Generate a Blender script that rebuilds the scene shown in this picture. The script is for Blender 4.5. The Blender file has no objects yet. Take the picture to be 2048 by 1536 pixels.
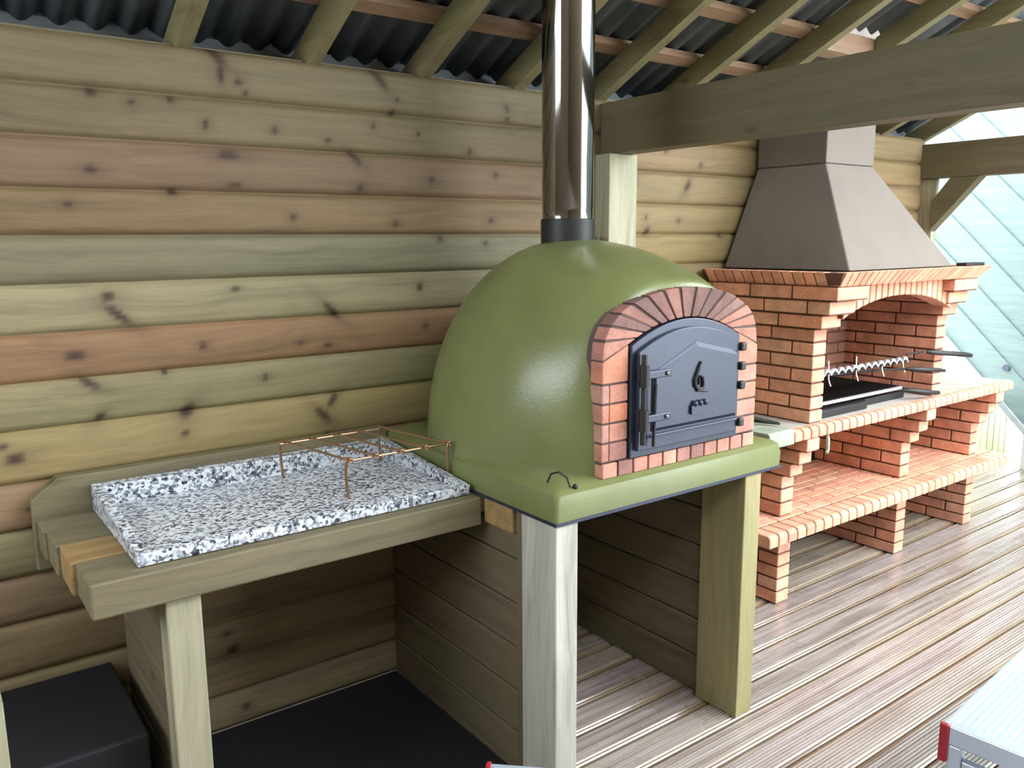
import bpy, bmesh, math, random
from mathutils import Vector, Matrix
random.seed(7)
R_ = math.radians
sc = bpy.context.scene
col = sc.collection

# ------------------------------------------------------------------ camera
F, YAW, PITCH, ROLL, H = 1658.74, R_(36.4203), R_(-9.8586), R_(-0.4267), 1.6
fw = Vector((math.sin(YAW)*math.cos(PITCH), math.cos(YAW)*math.cos(PITCH), math.sin(PITCH)))
rt = Vector((math.cos(YAW), -math.sin(YAW), 0)); up = rt.cross(fw)
rt, up = rt*math.cos(ROLL)+up*math.sin(ROLL), -rt*math.sin(ROLL)+up*math.cos(ROLL)
cd = bpy.data.cameras.new('camera'); cam = bpy.data.objects.new('camera', cd); col.objects.link(cam)
cd.sensor_width = 36; cd.lens = F/2048*36; cd.clip_start = .02; cd.clip_end = 200
cam.matrix_world = Matrix(((rt.x, up.x, -fw.x, 0), (rt.y, up.y, -fw.y, 0), (rt.z, up.z, -fw.z, H), (0, 0, 0, 1)))
sc.camera = cam

# ------------------------------------------------------------------ sky and exposure
w = bpy.data.worlds.new('overcast'); sc.world = w; w.use_nodes = True
wn = w.node_tree.nodes; wl = w.node_tree.links
bg = wn['Background']; tc = wn.new('ShaderNodeTexCoord'); sx = wn.new('ShaderNodeSeparateXYZ')
cr = wn.new('ShaderNodeValToRGB')
cr.color_ramp.elements[0].position = .0; cr.color_ramp.elements[0].color = (.84, .92, .97, 1)
cr.color_ramp.elements[1].position = .6; cr.color_ramp.elements[1].color = (.90, .96, 1, 1)
wl.new(tc.outputs['Generated'], sx.inputs[0]); wl.new(sx.outputs['Z'], cr.inputs[0]); wl.new(cr.outputs[0], bg.inputs[0])
bg.inputs[1].default_value = 8.0
vs = sc.view_settings; vs.view_transform = 'Standard'; vs.look = 'None'; vs.gamma = 1; vs.exposure = 0.66
vs.use_curve_mapping = False

# ------------------------------------------------------------------ helpers
def lin(c):
    return tuple((x/255/12.92 if x/255 <= .04045 else ((x/255+.055)/1.055)**2.4) for x in c)

class MB:
    """collects shapes in world coordinates, builds them as one mesh"""
    def __init__(s): s.v = []; s.f = []; s.c = {}; s.smooth = False
    def quadbox(s, p, col=None):
        b = len(s.v); s.v += [tuple(q) for q in p]
        for f in ((0,3,2,1),(4,5,6,7),(0,1,5,4),(1,2,6,5),(2,3,7,6),(3,0,4,7)):
            s.f.append(tuple(b+i for i in f))
            if col is not None: s.c[len(s.f)-1] = col
        return s
    def box(s, x0, x1, y0, y1, z0, z1, col=None):
        s.quadbox([(x0,y0,z0),(x1,y0,z0),(x1,y1,z0),(x0,y1,z0),(x0,y0,z1),(x1,y0,z1),(x1,y1,z1),(x0,y1,z1)], col); return s
    def prism(s, pts, axis, a, b):
        """polygon pts (2D) extruded along axis 0/1/2 from a to b"""
        def P(u, v, t): return {0:(t,u,v), 1:(u,t,v), 2:(u,v,t)}[axis]
        n = len(pts); k = len(s.v)
        s.v += [P(u,v,a) for u,v in pts]+[P(u,v,b) for u,v in pts]
        s.f.append(tuple(range(k+n-1, k-1, -1))); s.f.append(tuple(range(k+n, k+2*n)))
        for i in range(n): j=(i+1)%n; s.f.append((k+i,k+j,k+n+j,k+n+i))
        return s
    def tube(s, pts, r, n=10, closed=False):
        pts = [Vector(p) for p in pts]; rs = r if isinstance(r, (list,tuple)) else [r]*len(pts)
        k = len(s.v); prev = None
        for i, p in enumerate(pts):
            if closed: d = pts[(i+1)%len(pts)]-pts[i-1]
            else: d = pts[min(i+1,len(pts)-1)]-pts[max(i-1,0)]
            d.normalize()
            if prev is None: a = d.orthogonal().normalized()
            else:
                a = prev - d*prev.dot(d); a.normalize()
            prev = a; b = d.cross(a)
            for j in range(n):
                t = 2*math.pi*j/n; s.v.append(tuple(p+(a*math.cos(t)+b*math.sin(t))*rs[i]))
        m = len(pts)
        for i in range(m if closed else m-1):
            for j in range(n):
                i2 = (i+1)%m; j2 = (j+1)%n
                s.f.append((k+i*n+j, k+i*n+j2, k+i2*n+j2, k+i2*n+j))
        if not closed:
            s.f.append(tuple(k+j for j in range(n-1,-1,-1))); s.f.append(tuple(k+(m-1)*n+j for j in range(n)))
        return s
    def ball(s, c, r, n=10, sz=1):
        k = len(s.v)
        for i in range(n//2+1):
            t = math.pi*i/(n//2)
            for j in range(n):
                u = 2*math.pi*j/n; s.v.append((c[0]+r*math.sin(t)*math.cos(u), c[1]+r*math.sin(t)*math.sin(u), c[2]+r*sz*math.cos(t)))
        for i in range(n//2):
            for j in range(n): s.f.append((k+i*n+j, k+(i+1)*n+j, k+(i+1)*n+(j+1)%n, k+i*n+(j+1)%n))
        return s
    def grid(s, rows):
        """rows: list of equal-length point lists"""
        k = len(s.v); n = len(rows[0])
        for r in rows: s.v += [tuple(p) for p in r]
        for i in range(len(rows)-1):
            for j in range(n-1): s.f.append((k+i*n+j, k+i*n+j+1, k+(i+1)*n+j+1, k+(i+1)*n+j))
        return s
    def build(s, name, mat, parent=None, bevel=0, smooth=False, seg=2, angle=None, recalc=True):
        me = bpy.data.meshes.new(name)
        off = parent_loc(parent) if parent else Vector((0,0,0))
        me.from_pydata([tuple(Vector(q)-off) for q in s.v], [], s.f); me.validate()
        if s.c:
            at = me.color_attributes.new('tint', 'FLOAT_COLOR', 'CORNER')
            for p in me.polygons:
                c = s.c.get(p.index, (1,1,1))
                for li in p.loop_indices: at.data[li].color = (*c, 1)
        bm = bmesh.new(); bm.from_mesh(me)
        if recalc: bmesh.ops.recalc_face_normals(bm, faces=bm.faces)
        if smooth:
            for f in bm.faces: f.smooth = True
            for e in bm.edges:
                if len(e.link_faces) == 2 and e.calc_face_angle(0) > (angle or R_(40)): e.smooth = False
        bm.to_mesh(me); bm.free()
        me.materials.append(mat)
        o = bpy.data.objects.new(name, me); col.objects.link(o)
        if parent: o.parent = parent
        if bevel:
            m = o.modifiers.new('bevel', 'BEVEL'); m.width = bevel; m.segments = seg; m.limit_method = 'ANGLE'; m.angle_limit = R_(40)
        return o

def parent_loc(p):
    v = Vector((0,0,0))
    while p: v += Vector(p.location); p = p.parent
    return v
def thing(name, loc, label, cat, group=None):
    o = bpy.data.objects.new(name, None); col.objects.link(o); o.location = loc; o.empty_display_size = .05
    return tag(o, label, cat, group)
def tag(o, label, cat, group=None, kind=None):
    o['label'] = label; o['category'] = cat
    if group: o['group'] = group
    if kind: o['kind'] = kind
    return o
def struct(o): o['kind'] = 'structure'; return o

# ------------------------------------------------------------------ materials
class NT:
    def __init__(s, name):
        s.m = bpy.data.materials.new(name); s.m.use_nodes = True; s.t = s.m.node_tree
        s.b = s.t.nodes['Principled BSDF']
    def n(s, typ, **kw):
        nd = s.t.nodes.new(typ)
        for k, v in kw.items():
            if k.startswith('i_'): nd.inputs[k[2:].replace('_', ' ')].default_value = v
            else: setattr(nd, k, v)
        return nd
    def l(s, a, b): s.t.links.new(a, b)
    def ramp(s, fac, stops, interp='LINEAR'):
        r = s.n('ShaderNodeValToRGB'); e = r.color_ramp; e.interpolation = interp
        while len(e.elements) < len(stops): e.elements.new(.5)
        for el, (p, c) in zip(e.elements, stops): el.position = p; el.color = (*c, 1) if len(c) == 3 else c
        s.l(fac, r.inputs[0]); return r.outputs[0]
    def mix(s, fac, a, b, typ='MIX'):
        m = s.n('ShaderNodeMix', data_type='RGBA', blend_type=typ)
        for sock, v in ((m.inputs[0], fac), (m.inputs[6], a), (m.inputs[7], b)):
            if hasattr(v, 'is_output') or isinstance(v, bpy.types.NodeSocket): s.l(v, sock)
            elif isinstance(v, (int, float)): sock.default_value = v
            else: sock.default_value = (*v, 1)
        return m.outputs[2]
    def noise(s, vec, scale, detail=4, rough=.55):
        n = s.n('ShaderNodeTexNoise'); n.inputs['Scale'].default_value = scale
        n.inputs['Detail'].default_value = detail; n.inputs['Roughness'].default_value = rough
        s.l(vec, n.inputs['Vector']); return n.outputs['Fac']
    def mapping(s, vec, scale, loc=(0,0,0)):
        m = s.n('ShaderNodeMapping'); m.inputs['Scale'].default_value = scale; m.inputs['Location'].default_value = loc
        s.l(vec, m.inputs['Vector']); return m.outputs[0]
    def math(s, op, a, b=0.0):
        m = s.n('ShaderNodeMath', operation=op)
        for i, v in enumerate((a, b)):
            if isinstance(v, (int, float)): m.inputs[i].default_value = v
            else: s.l(v, m.inputs[i])
        return m.outputs[0]
    def coord(s, seed=(0,0,0)):
        g = s.n('ShaderNodeTexCoord'); return s.mapping(g.outputs['Object'], (1,1,1), seed)
    def bump(s, h, strength, dist=.01):
        b = s.n('ShaderNodeBump'); b.inputs['Strength'].default_value = strength; b.inputs['Distance'].default_value = dist
        s.l(h, b.inputs['Height']); s.l(b.outputs[0], s.b.inputs['Normal'])

def plain(name, c, rough=.5, metal=0, noise=0, nscale=20, bump=0, bscale=200):
    t = NT(name); base = lin(c); v = t.coord()
    t.b.inputs['Roughness'].default_value = rough; t.b.inputs['Metallic'].default_value = metal
    n = t.noise(v, nscale)
    d = tuple(x*(1-noise) for x in base); u = tuple(min(1, x*(1+noise)) for x in base)
    t.l(t.ramp(n, [(.3, d), (.7, u)]), t.b.inputs['Base Color'])
    if bump: t.bump(t.noise(v, bscale, 3), bump, .002)
    return t.m

def wood(name, c, axis=0, green=.25, dark=.62, rough=.62, attr=False, knots=True, seed=(0,0,0), streak=.5):
    """pressure treated softwood; grain runs along axis"""
    t = NT(name); v = t.coord(seed); base = lin(c)
    sc_ = [26, 26, 26]; sc_[axis] = 1.1
    warp = t.n('ShaderNodeTexNoise'); warp.inputs['Scale'].default_value = 1.6; t.l(v, warp.inputs['Vector'])
    wv = t.n('ShaderNodeVectorMath', operation='MULTIPLY_ADD'); t.l(warp.outputs['Color'], wv.inputs[0])
    amt = [.10, .10, .10]; amt[axis] = 0; wv.inputs[1].default_value = amt; t.l(v, wv.inputs[2])
    g = t.noise(t.mapping(wv.outputs[0], sc_), 1.0, 6, .6)
    sc2 = [110, 110, 110]; sc2[axis] = 3
    g2 = t.noise(t.mapping(wv.outputs[0], sc2), 1.0, 3, .6)
    dk = tuple(x*dark for x in base); lt = tuple(min(1, x*1.22) for x in base)
    cc = t.ramp(g, [(.28, dk), (.5, base), (.72, lt)])
    gr = (base[0]*.82, base[1]*.93, base[2]*.80)
    sc3 = [3.2, 3.2, 3.2]; sc3[axis] = .9
    blot = t.ramp(t.noise(t.mapping(v, sc3, (3, 7, 1)), 1.0, 3), [(.42, (0,0,0)), (.68, (1,1,1))])
    cc = t.mix(t.math('MULTIPLY', blot, green*2), cc, gr)
    fine = t.ramp(g2, [(.35, (.80,.80,.80)), (.6, (1.05,1.05,1.05))])
    cc = t.mix(streak, cc, fine, 'MULTIPLY')
    if attr:
        a = t.n('ShaderNodeAttribute', attribute_name='tint'); cc = t.mix(1.0, cc, a.outputs['Color'], 'MULTIPLY')
        k = t.n('ShaderNodeAttribute', attribute_name='knot')
        cc = t.mix(k.outputs['Fac'], cc, lin((50, 30, 18)))
    elif knots:
        s4 = [7, 7, 7]; s4[axis] = 3.2
        vo = t.n('ShaderNodeTexVoronoi'); vo.inputs['Scale'].default_value = 1
        t.l(t.mapping(v, s4, (.3, .7, .2)), vo.inputs['Vector'])
        kn = t.ramp(vo.outputs['Distance'], [(.05, (1,1,1)), (.13, (0,0,0))])
        sep = t.n('ShaderNodeSeparateColor'); t.l(vo.outputs['Color'], sep.inputs[0])
        on = t.math('GREATER_THAN', sep.outputs[0], .45)
        cc = t.mix(t.math('MULTIPLY', t.math('MULTIPLY', kn, on), .8), cc, lin((70, 46, 28)))
    t.l(cc, t.b.inputs['Base Color']); t.b.inputs['Roughness'].default_value = rough
    t.bump(g2, .25, .003)
    return t.m

def brickmat(name, c, var=.25):
    t = NT(name); v = t.coord(); a = t.n('ShaderNodeAttribute', attribute_name='tint')
    n = t.ramp(t.noise(v, 14, 5), [(.3, (1-var,)*3), (.7, (1+var*.5,)*3)])
    n2 = t.ramp(t.noise(v, 160, 2), [(.35, (.86,.86,.86)), (.65, (1.08,1.08,1.08))])
    cc = t.mix(1, t.mix(1, a.outputs['Color'], n, 'MULTIPLY'), n2, 'MULTIPLY')
    cc = t.mix(1, cc, lin(c), 'MULTIPLY')
    t.l(cc, t.b.inputs['Base Color']); t.b.inputs['Roughness'].default_value = .8
    t.bump(t.noise(v, 260, 3), .4, .002); return t.m

M = {}
M['wall'] = wood('treated_wall_boards', (131, 121, 100), 0, attr=True, green=.35, rough=.7, seed=(.3,.1,.7))
M['beam_y'] = wood('beam_across', (104, 92, 70), 1, green=.5, seed=(2,0,5))
M['rafter'] = wood('rafter_wood', (128, 118, 86), 1, green=.35, seed=(1,4,2))
M['batten'] = wood('batten_wood', (136, 108, 84), 0, green=.1, seed=(8,1,0))
M['post'] = wood('post_wood', (180, 176, 166), 2, green=.12, seed=(0,3,1), knots=True)
M['leg'] = wood('leg_wood', (160, 154, 130), 2, green=.35, seed=(6,3,1))
M['post_warm'] = wood('warm_post_wood', (152, 140, 100), 2, green=.3, seed=(2,3,7))
M['counter'] = wood('counter_timber', (116, 106, 82), 0, green=.3, seed=(5,5,1))
M['counter_tan'] = wood('counter_timber_tan', (150, 122, 80), 0, green=.3, seed=(1,2,9))
M['side_y'] = wood('side_boards', (112, 98, 78), 1, green=.4, seed=(4,0,3))
M['side_z'] = wood('upright_boards', (110, 96, 76), 2, green=.4, seed=(4,0,3))
M['dome'] = plain('sage_green_render', (112, 118, 74), .28, noise=.10, nscale=6, bump=.25, bscale=120)
M['iron'] = plain('dark_painted_iron', (54, 60, 76), .32, metal=.35, noise=.06, bump=.1)
M['black'] = plain('black_metal', (28, 27, 28), .5, noise=.1)
M['blackpl'] = plain('black_plastic', (14, 15, 21), .7, noise=.1)
M['steel'] = plain('polished_steel', (150, 148, 146), .10, metal=1)
M['brass'] = plain('coppery_wire', (176, 140, 108), .3, metal=.9)
M['chrome'] = plain('bright_wire', (225, 225, 230), .25, metal=.6)
M['stucco'] = plain('grey_beige_render', (116, 108, 100), .85, noise=.07, nscale=5, bump=.3)
M['slabgrey'] = plain('grey_concrete', (176, 170, 162), .6, noise=.12, nscale=10, bump=.2)
M['mortar'] = plain('grey_brown_mortar', (104, 70, 54), .95, noise=.15)
M['mortar2'] = plain('brown_grey_mortar', (92, 76, 72), .95, noise=.15)
M['brick'] = brickmat('orange_brick', (232, 166, 138))
M['brick2'] = brickmat('mixed_brick', (192, 150, 136), .3)
M['alu'] = plain('brushed_aluminium', (196, 206, 222), .35, metal=.6)
M['red'] = plain('red_plastic', (150, 34, 46), .45)
M['sheet'] = plain('dark_roof_sheet', (98, 106, 112), .6, noise=.25, nscale=9)
M['boards'] = wood('pale_blue_green_boards', (96, 114, 112), 1, green=.0, dark=.86, knots=False, streak=.2)
M['greyboard'] = plain('grey_edge_board', (128, 136, 136), .7, noise=.1)
M['fence'] = wood('fence_green', (176, 178, 140), 2, green=.5)
M['white'] = plain('white_painted', (222, 228, 232), .5, noise=.03)
M['gravel'] = plain('pale_gravel', (206, 204, 198), .9, noise=.18, nscale=60, bump=.5)
M['moss'] = plain('grey_green_cloth', (150, 160, 142), .8, noise=.15, bump=.3)
M['darkgreen'] = plain('dark_green_metal', (48, 54, 44), .5, noise=.2)
M['coal'] = plain('grey_ash', (96, 94, 92), .95, noise=.3, bump=.6)

def granite():
    t = NT('speckled_granite'); v = t.coord()
    vo = t.n('ShaderNodeTexVoronoi'); vo.inputs['Scale'].default_value = 125; t.l(v, vo.inputs['Vector'])
    s = t.n('ShaderNodeSeparateColor'); t.l(vo.outputs['Color'], s.inputs[0])
    n = t.noise(v, 60, 3)
    f = t.math('ADD', t.math('MULTIPLY', s.outputs[0], .62), t.math('MULTIPLY', n, .38))
    cc = t.ramp(f, [(.18, lin((40, 44, 54))), (.30, lin((96, 102, 114))), (.44, lin((160, 166, 176))), (.62, lin((212, 217, 223)))])
    t.l(cc, t.b.inputs['Base Color']); t.b.inputs['Roughness'].default_value = .28
    return t.m
M['granite'] = granite()

def deckmat():
    t = NT('grooved_deck'); v = t.coord(); a = t.n('ShaderNodeAttribute', attribute_name='tint')
    g = t.noise(t.mapping(v, (1.5, 50, 50)), 1, 5)
    cc = t.ramp(g, [(.28, lin((124, 112, 106))), (.5, lin((164, 155, 150))), (.75, lin((192, 186, 184)))])
    st = t.ramp(t.noise(t.mapping(v, (1.6, 7, 7)), 1, 4), [(.56, (0,0,0)), (.72, (1,1,1))])
    cc = t.mix(t.math('MULTIPLY', st, .5), cc, lin((112, 94, 78)))
    cc = t.mix(1, cc, a.outputs['Color'], 'MULTIPLY')
    t.l(cc, t.b.inputs['Base Color'])
    r = t.ramp(t.noise(v, 3, 3), [(.4, (.22,)*3), (.65, (.42,)*3)]); t.l(r, t.b.inputs['Roughness'])
    t.b.inputs['Coat Weight'].default_value = 1.0; t.b.inputs['Coat Roughness'].default_value = .18; t.b.inputs['Coat IOR'].default_value = 1.9
    t.bump(g, .2, .002); return t.m
M['deck'] = deckmat()

# ------------------------------------------------------------------ the setting
# deck : grooved boards running along the back wall
mb = MB(); y = -2.6; random.seed(3); pitch = .128
while y < 3.5:
    tn = random.uniform(.82, 1.1); cl = (tn, tn*random.uniform(.96, 1.02), tn*random.uniform(.92, 1.02))
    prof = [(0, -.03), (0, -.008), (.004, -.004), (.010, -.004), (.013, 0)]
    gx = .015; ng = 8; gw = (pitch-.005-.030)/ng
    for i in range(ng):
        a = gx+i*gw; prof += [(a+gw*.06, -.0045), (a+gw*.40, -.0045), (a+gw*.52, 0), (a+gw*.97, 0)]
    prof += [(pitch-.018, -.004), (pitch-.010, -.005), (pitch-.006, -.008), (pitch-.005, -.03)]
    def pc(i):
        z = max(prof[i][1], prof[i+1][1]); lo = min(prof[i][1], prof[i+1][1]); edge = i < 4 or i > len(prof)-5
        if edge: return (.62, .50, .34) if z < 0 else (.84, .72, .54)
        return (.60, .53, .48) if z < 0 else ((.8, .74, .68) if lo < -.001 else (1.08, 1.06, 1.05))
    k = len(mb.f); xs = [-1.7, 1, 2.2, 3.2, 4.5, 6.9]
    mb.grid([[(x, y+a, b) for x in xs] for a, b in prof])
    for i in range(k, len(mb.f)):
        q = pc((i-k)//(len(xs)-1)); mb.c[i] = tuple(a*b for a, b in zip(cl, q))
    y += pitch
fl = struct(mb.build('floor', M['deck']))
struct(MB().box(-1.7, 6.9, -2.6, 3.5, -.09, -.031).build('floor', M['mortar2']))
struct(MB().box(-20, 40, -30, 40, -.2, -.1).build('ground', M['gravel']))

# back wall : tongued boards with a hollow at each joint, one colour per board, knots where the photo has them
joints = [2.16, 2.021, 1.886, 1.748, 1.62, 1.487, 1.352, 1.22, 1.088, .94, .806, .670, .538, .381, .25, .12, .0]
tints_l = [(.78,.70,.60), (.76,.68,.57), (.80,.63,.55), (.80,.65,.50), (.76,.78,.70), (1.06,1.05,.92), (1.04,.75,.60), (1.02,1.0,.84),  # upper boards toned darker to carry the shade under the roof
           (1.22,1.08,.80), (1.14,.90,.80), (.98,.98,.80), (1.0,.84,.76), (1.0,.84,.70), (.95,.84,.7), (.9,.80,.66), (.85,.8,.7)]
tints_r = [(.95,.80,.62), (.98,.80,.62), (1.0,.84,.66), (1.08,.90,.68), (1.1,.92,.66), (1.05,.88,.68), (1.0,.85,.68)]+[(1.1,.98,.8)]*9
kn = [(.62,2.115,.030,.020,-.9)]
def K(px, py, rx=.012, rz=.010, a=0.0):
    c = Vector(((px-1024)/F, -(py-768)/F, 1.0)); d = rt*c.x+up*c.y+fw*c.z; s = 2.6/d.y
    kn.append((d.x*s, H+d.z*s, rx, rz, a))
kn.clear()
for q in [(430,112,.045,.016,-.8),(475,165,.014,.011),(490,187,.008,.008),(757,160,.045,.014,-.8),(785,228),(793,203,.008,.008),(1012,218,.014,.01,-.7),(1013,240),
          (180,185,.016,.012),(262,205,.011),(340,200,.012),(410,250,.01,.014),(548,262,.011),(655,283,.012),(745,253,.009),(835,270,.008),(938,305,.012),
          (180,340,.018,.012),(455,312,.035,.014),(710,318,.03,.012,-.8),(720,377,.014,.012),(862,362,.014),(990,353,.014,.009),(345,385,.015,.011),(135,410,.012),(470,372,.02,.008),
          (585,436,.013),(790,448,.014),(980,442,.013),(970,487,.011),(880,478,.010),(838,575,.012,.014),(235,630,.045,.012,-.7),(663,622,.042,.012,-.75),(215,593,.02,.012),
          (470,578,.014,.008),(850,652,.009),(405,692,.012,.01),(150,712,.03,.014),(655,690,.014,.008),(600,685,.011,.007),(375,822,.028,.018,.8),(370,868,.012,.01),(200,833,.018,.012,.7),
          (645,830,.038,.013,-.8),(665,800,.026,.011,.8),(180,768,.030,.011,-.6),(530,755,.012,.009),(30,918,.026,.014),(5,895,.01,.008),(655,870,.014,.008),(330,745,.008,.007),(440,150,.012,.03,.0),
          (453,1266,.011,.008),(465,1300,.022,.017,.3),(492,1412,.013,.01),(60,1015,.01,.006),(240,1045,.012,.007),
          (1268,360,.012,.014),(1373,372,.03,.014,.9),(1293,462,.016,.018),(1355,440,.011,.009),(1290,435,.009,.009),(1330,300,.012,.01),(1440,470,.014,.01),(1400,330,.01,.01)]: K(*q)
def wallmesh(x0, x1, step, tints, name):
    mb = MB(); nx = int((x1-x0)/step)+1; xs = [x0+(x1-x0)*i/nx for i in range(nx+1)]; rows = []; zs = []; ti = []
    for b in range(len(joints)-1):
        zt, zb = joints[b], joints[b+1]; h = zt-zb
        for j, (u, d) in enumerate(((0,.014),(.03,.011),(.06,.001),(.14,-.003),(.24,-.005),(.34,-.006),(.44,-.006),(.54,-.006),(.64,-.006),(.74,-.005),(.84,-.003),(.93,0),(.97,.011),(.999,.014))):
            rows.append([(x, 2.6+d, zt-h*u+.002*math.sin(x*1.3)) for x in xs]); zs.append(zt-h*u); ti.append(b)
    mb.grid(rows)
    me = bpy.data.meshes.new(name); me.from_pydata(mb.v, [], [f[::-1] for f in mb.f])
    for p in me.polygons: p.use_smooth = True
    import numpy as np
    X, Z = np.meshgrid(np.array(xs), np.array(zs)); T = np.array([tints[min(t, len(tints)-1)] for t in ti])**1.25
    C = np.ones((len(zs), len(xs), 4)); C[:, :, :3] = T[:, None, :]
    Kf = np.zeros_like(X)
    for kx, kz, rx, rz, a in kn:
        dx = X-kx; dz = Z-kz; u = dx*math.cos(a)+dz*math.sin(a); v = -dx*math.sin(a)+dz*math.cos(a)
        r2 = (u/rx)**2+(v/rz)**2
        Kf = np.maximum(Kf, .95*np.exp(-r2*r2*.55)); Kf = np.maximum(Kf, .38*np.exp(-((u/(rx*2.6))**2+(v/(rz*1.9))**2)))
    ca = me.color_attributes.new('tint', 'FLOAT_COLOR', 'POINT'); ca.data.foreach_set('color', C.reshape(-1))
    ka = me.attributes.new('knot', 'FLOAT', 'POINT'); ka.data.foreach_set('value', Kf.reshape(-1))
    me.materials.append(M['wall']); o = bpy.data.objects.new(name, me); col.objects.link(o); return struct(o)
wallmesh(-1.6, .02, .2, tints_l, 'wall_back')
wallmesh(.02, 2.40, .008, tints_l, 'wall_back')
wallmesh(2.40, 4.93, .011, tints_r, 'wall_back')
struct(MB().box(-1.66, 4.93, 2.615, 2.66, 0, 2.165).build('wall_back', M['side_y']))
# unseen left wall added to block light, its gap lighting the dome
struct(MB().prism([(-2.06, 0), (1.1, 0), (1.1, 2.86), (-.8, 3.7), (-.8, 4.2), (-2.06, 4.2)], 0, -1.66, -1.6).box(-1.66, -1.6, 1.1, 2.66, 0, 1.42)
       .prism([(1.1, 2.62), (2.3, 2.18), (2.66, 2.15), (2.66, 2.17), (1.1, 2.86)], 0, -1.66, -1.6).box(-1.66, -1.6, 2.5, 2.66, 1.42, 2.15).build('light_block_left', M['side_y']))

struct(MB().box(-1.66, 3.2, -2.06, -2.0, 0, 4.2).build('light_block_front', M['side_y']))  # unseen tall wall added behind the camera to cut the light

# roof : rafters, battens and corrugated sheet rising from the back wall
T = .47; YR = 1.08
def zr(y): return 2.16+T*(2.6-y)
rn = Vector((0, T, 1)).normalized()
rx_ = [-1.27, -.86, -.45, -.04, .36, .77, 1.17, 1.58, 1.99, 2.41, 2.82, 3.23, 3.64, 4.05, 4.52, 4.98]
RG = 'rafters carrying the sheet roof'
rlab = {5:'leftmost roof rafter in view, above the board wall',
        6:'roof rafter second from the left, above the wall boards', 7:'roof rafter third from the left, above the wall boards',
        8:'roof rafter running up just left of the steel flue', 9:'roof rafter running up just right of the steel flue above the tie beam end',
        10:'second roof rafter to the right of the steel flue', 11:'roof rafter just left of where the chimney meets the roof',
        12:'roof rafter crossing just right of the chimney top', 13:'roof rafter near the top right corner, second right of the chimney',
        14:'short stretch of rafter visible right of the chimney under the beam', 15:'end rafter at the open gable beside the bright gap'}
for i, x in enumerate(rx_):
    if i < 5: continue
    mb = MB(); xl, xr = x-.048, x
    ys = [2.74, YR]
    hr = .095
    ye = 2.15 if i == 12 else 2.74
    yn = YR+.01
    p = [(ye, zr(ye)), (yn, zr(yn)), (yn, zr(yn)+hr), (ye, zr(ye)+hr)]
    mb.prism(p, 0, xl, xr)
    o = mb.build('rafter', M['rafter'], bevel=.002); tag(o, rlab[i], 'rafter', RG)
o = MB().prism([(2.152, zr(2.152)+.004), (2.195, zr(2.195)+.004), (2.195, zr(2.195)+.09), (2.152, zr(2.152)+.09)], 0, 3.232, 4.0).build('roof_trimmer', M['batten'])
tag(o, 'short trimmer board joining the rafters in front of the chimney', 'board')
BG = 'roofing battens under the sheet'
for j, yb in enumerate((2.47, 2.215, 1.93, 1.63, 1.33)):
    a = zr(yb)+.096; w2 = .024
    pts = [(yb-w2, zr(yb-w2)+.096), (yb+w2, zr(yb+w2)+.096), (yb+w2, zr(yb+w2)+.122), (yb-w2, zr(yb-w2)+.122)]
    segs = [(-1.6, 5.1)] if not (2.2 < yb < 2.55) else [(-1.6, 5.1)]
    if yb in (2.47, 2.215): segs = [(-1.6, 3.36), (3.80, 5.1)]
    mb = MB()
    for s0, s1 in segs: mb.prism(pts, 0, s0, s1)
    o = mb.build('roof_batten', M['batten'])
    nm = ['lowest', 'second', 'third', 'fourth', 'fifth', 'sixth', 'seventh', 'eighth', 'ninth'][j]
    tag(o, f'thin roofing batten nailed across the rafters, {nm} up from the wall', 'batten', BG)
# corrugated sheet, open around the brick chimney
def sheet(y0, y1, x0, x1, name='ceiling'):
    mb = MB(); n = int((x1-x0)/.012); th = .123
    xs = [x0+(x1-x0)*i/n for i in range(n+1)]
    mb.grid([[(x, yy, zr(yy)+th+.014+.014*math.sin(x*2*math.pi/.095)) for x in xs] for yy in (y0, y1)])
    for f in range(len(mb.f)): pass
    return mb
mb = sheet(2.85, -.8, -1.62, 2.0); a = sheet(2.85, 2.62, 3.34, 3.90); b = sheet(2.17, .7, 3.34, 3.90); c = sheet(2.85, YR, 3.90, 5.03); d = sheet(2.85, .35, 2.0, 3.34)  # unseen forward stretches added to cut light from above
for q in (a, b, c, d):
    k = len(mb.v); mb.v += q.v; mb.f += [tuple(i+k for i in f) for f in q.f]
o = mb.build('ceiling', M['sheet'], smooth=True, recalc=False); struct(o)
m = o.modifiers.new('s', 'SOLIDIFY'); m.thickness = .004; m.offset = 1

# tie beams, posts, brace
o = MB().box(2.37, 2.47, .5, 2.596, 1.938, 2.14).build('tie_beam', M['beam_y'], bevel=.004)
tag(o, 'thick timber tie beam running from the post behind the flue to the upper right', 'beam')
o = MB().box(4.90, 4.985, .5, 2.62, 1.933, 2.128).build('tie_beam', M['beam_y'], bevel=.004)
tag(o, 'far timber tie beam at the open gable with a diagonal brace', 'beam')
o = MB().box(2.335, 2.49, 2.50, 2.596, 0, 1.937).build('wall_post', M['leg'], bevel=.004)
tag(o, 'upright timber post against the wall just right of the steel flue', 'post')
o = MB().box(4.93, 4.985, 2.52, 2.66, 0, 1.932).build('wall_post', M['leg'], bevel=.004)
tag(o, 'upright timber post at the far end of the board wall', 'post')
o = MB().prism([(2.52, 1.63), (2.255, 1.932), (2.42, 1.932), (2.52, 1.80)], 0, 4.90, 4.975).build('diagonal_brace', M['beam_y'], bevel=.003)
tag(o, 'diagonal timber brace under the far tie beam, beside the tapered hood', 'brace')
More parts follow.
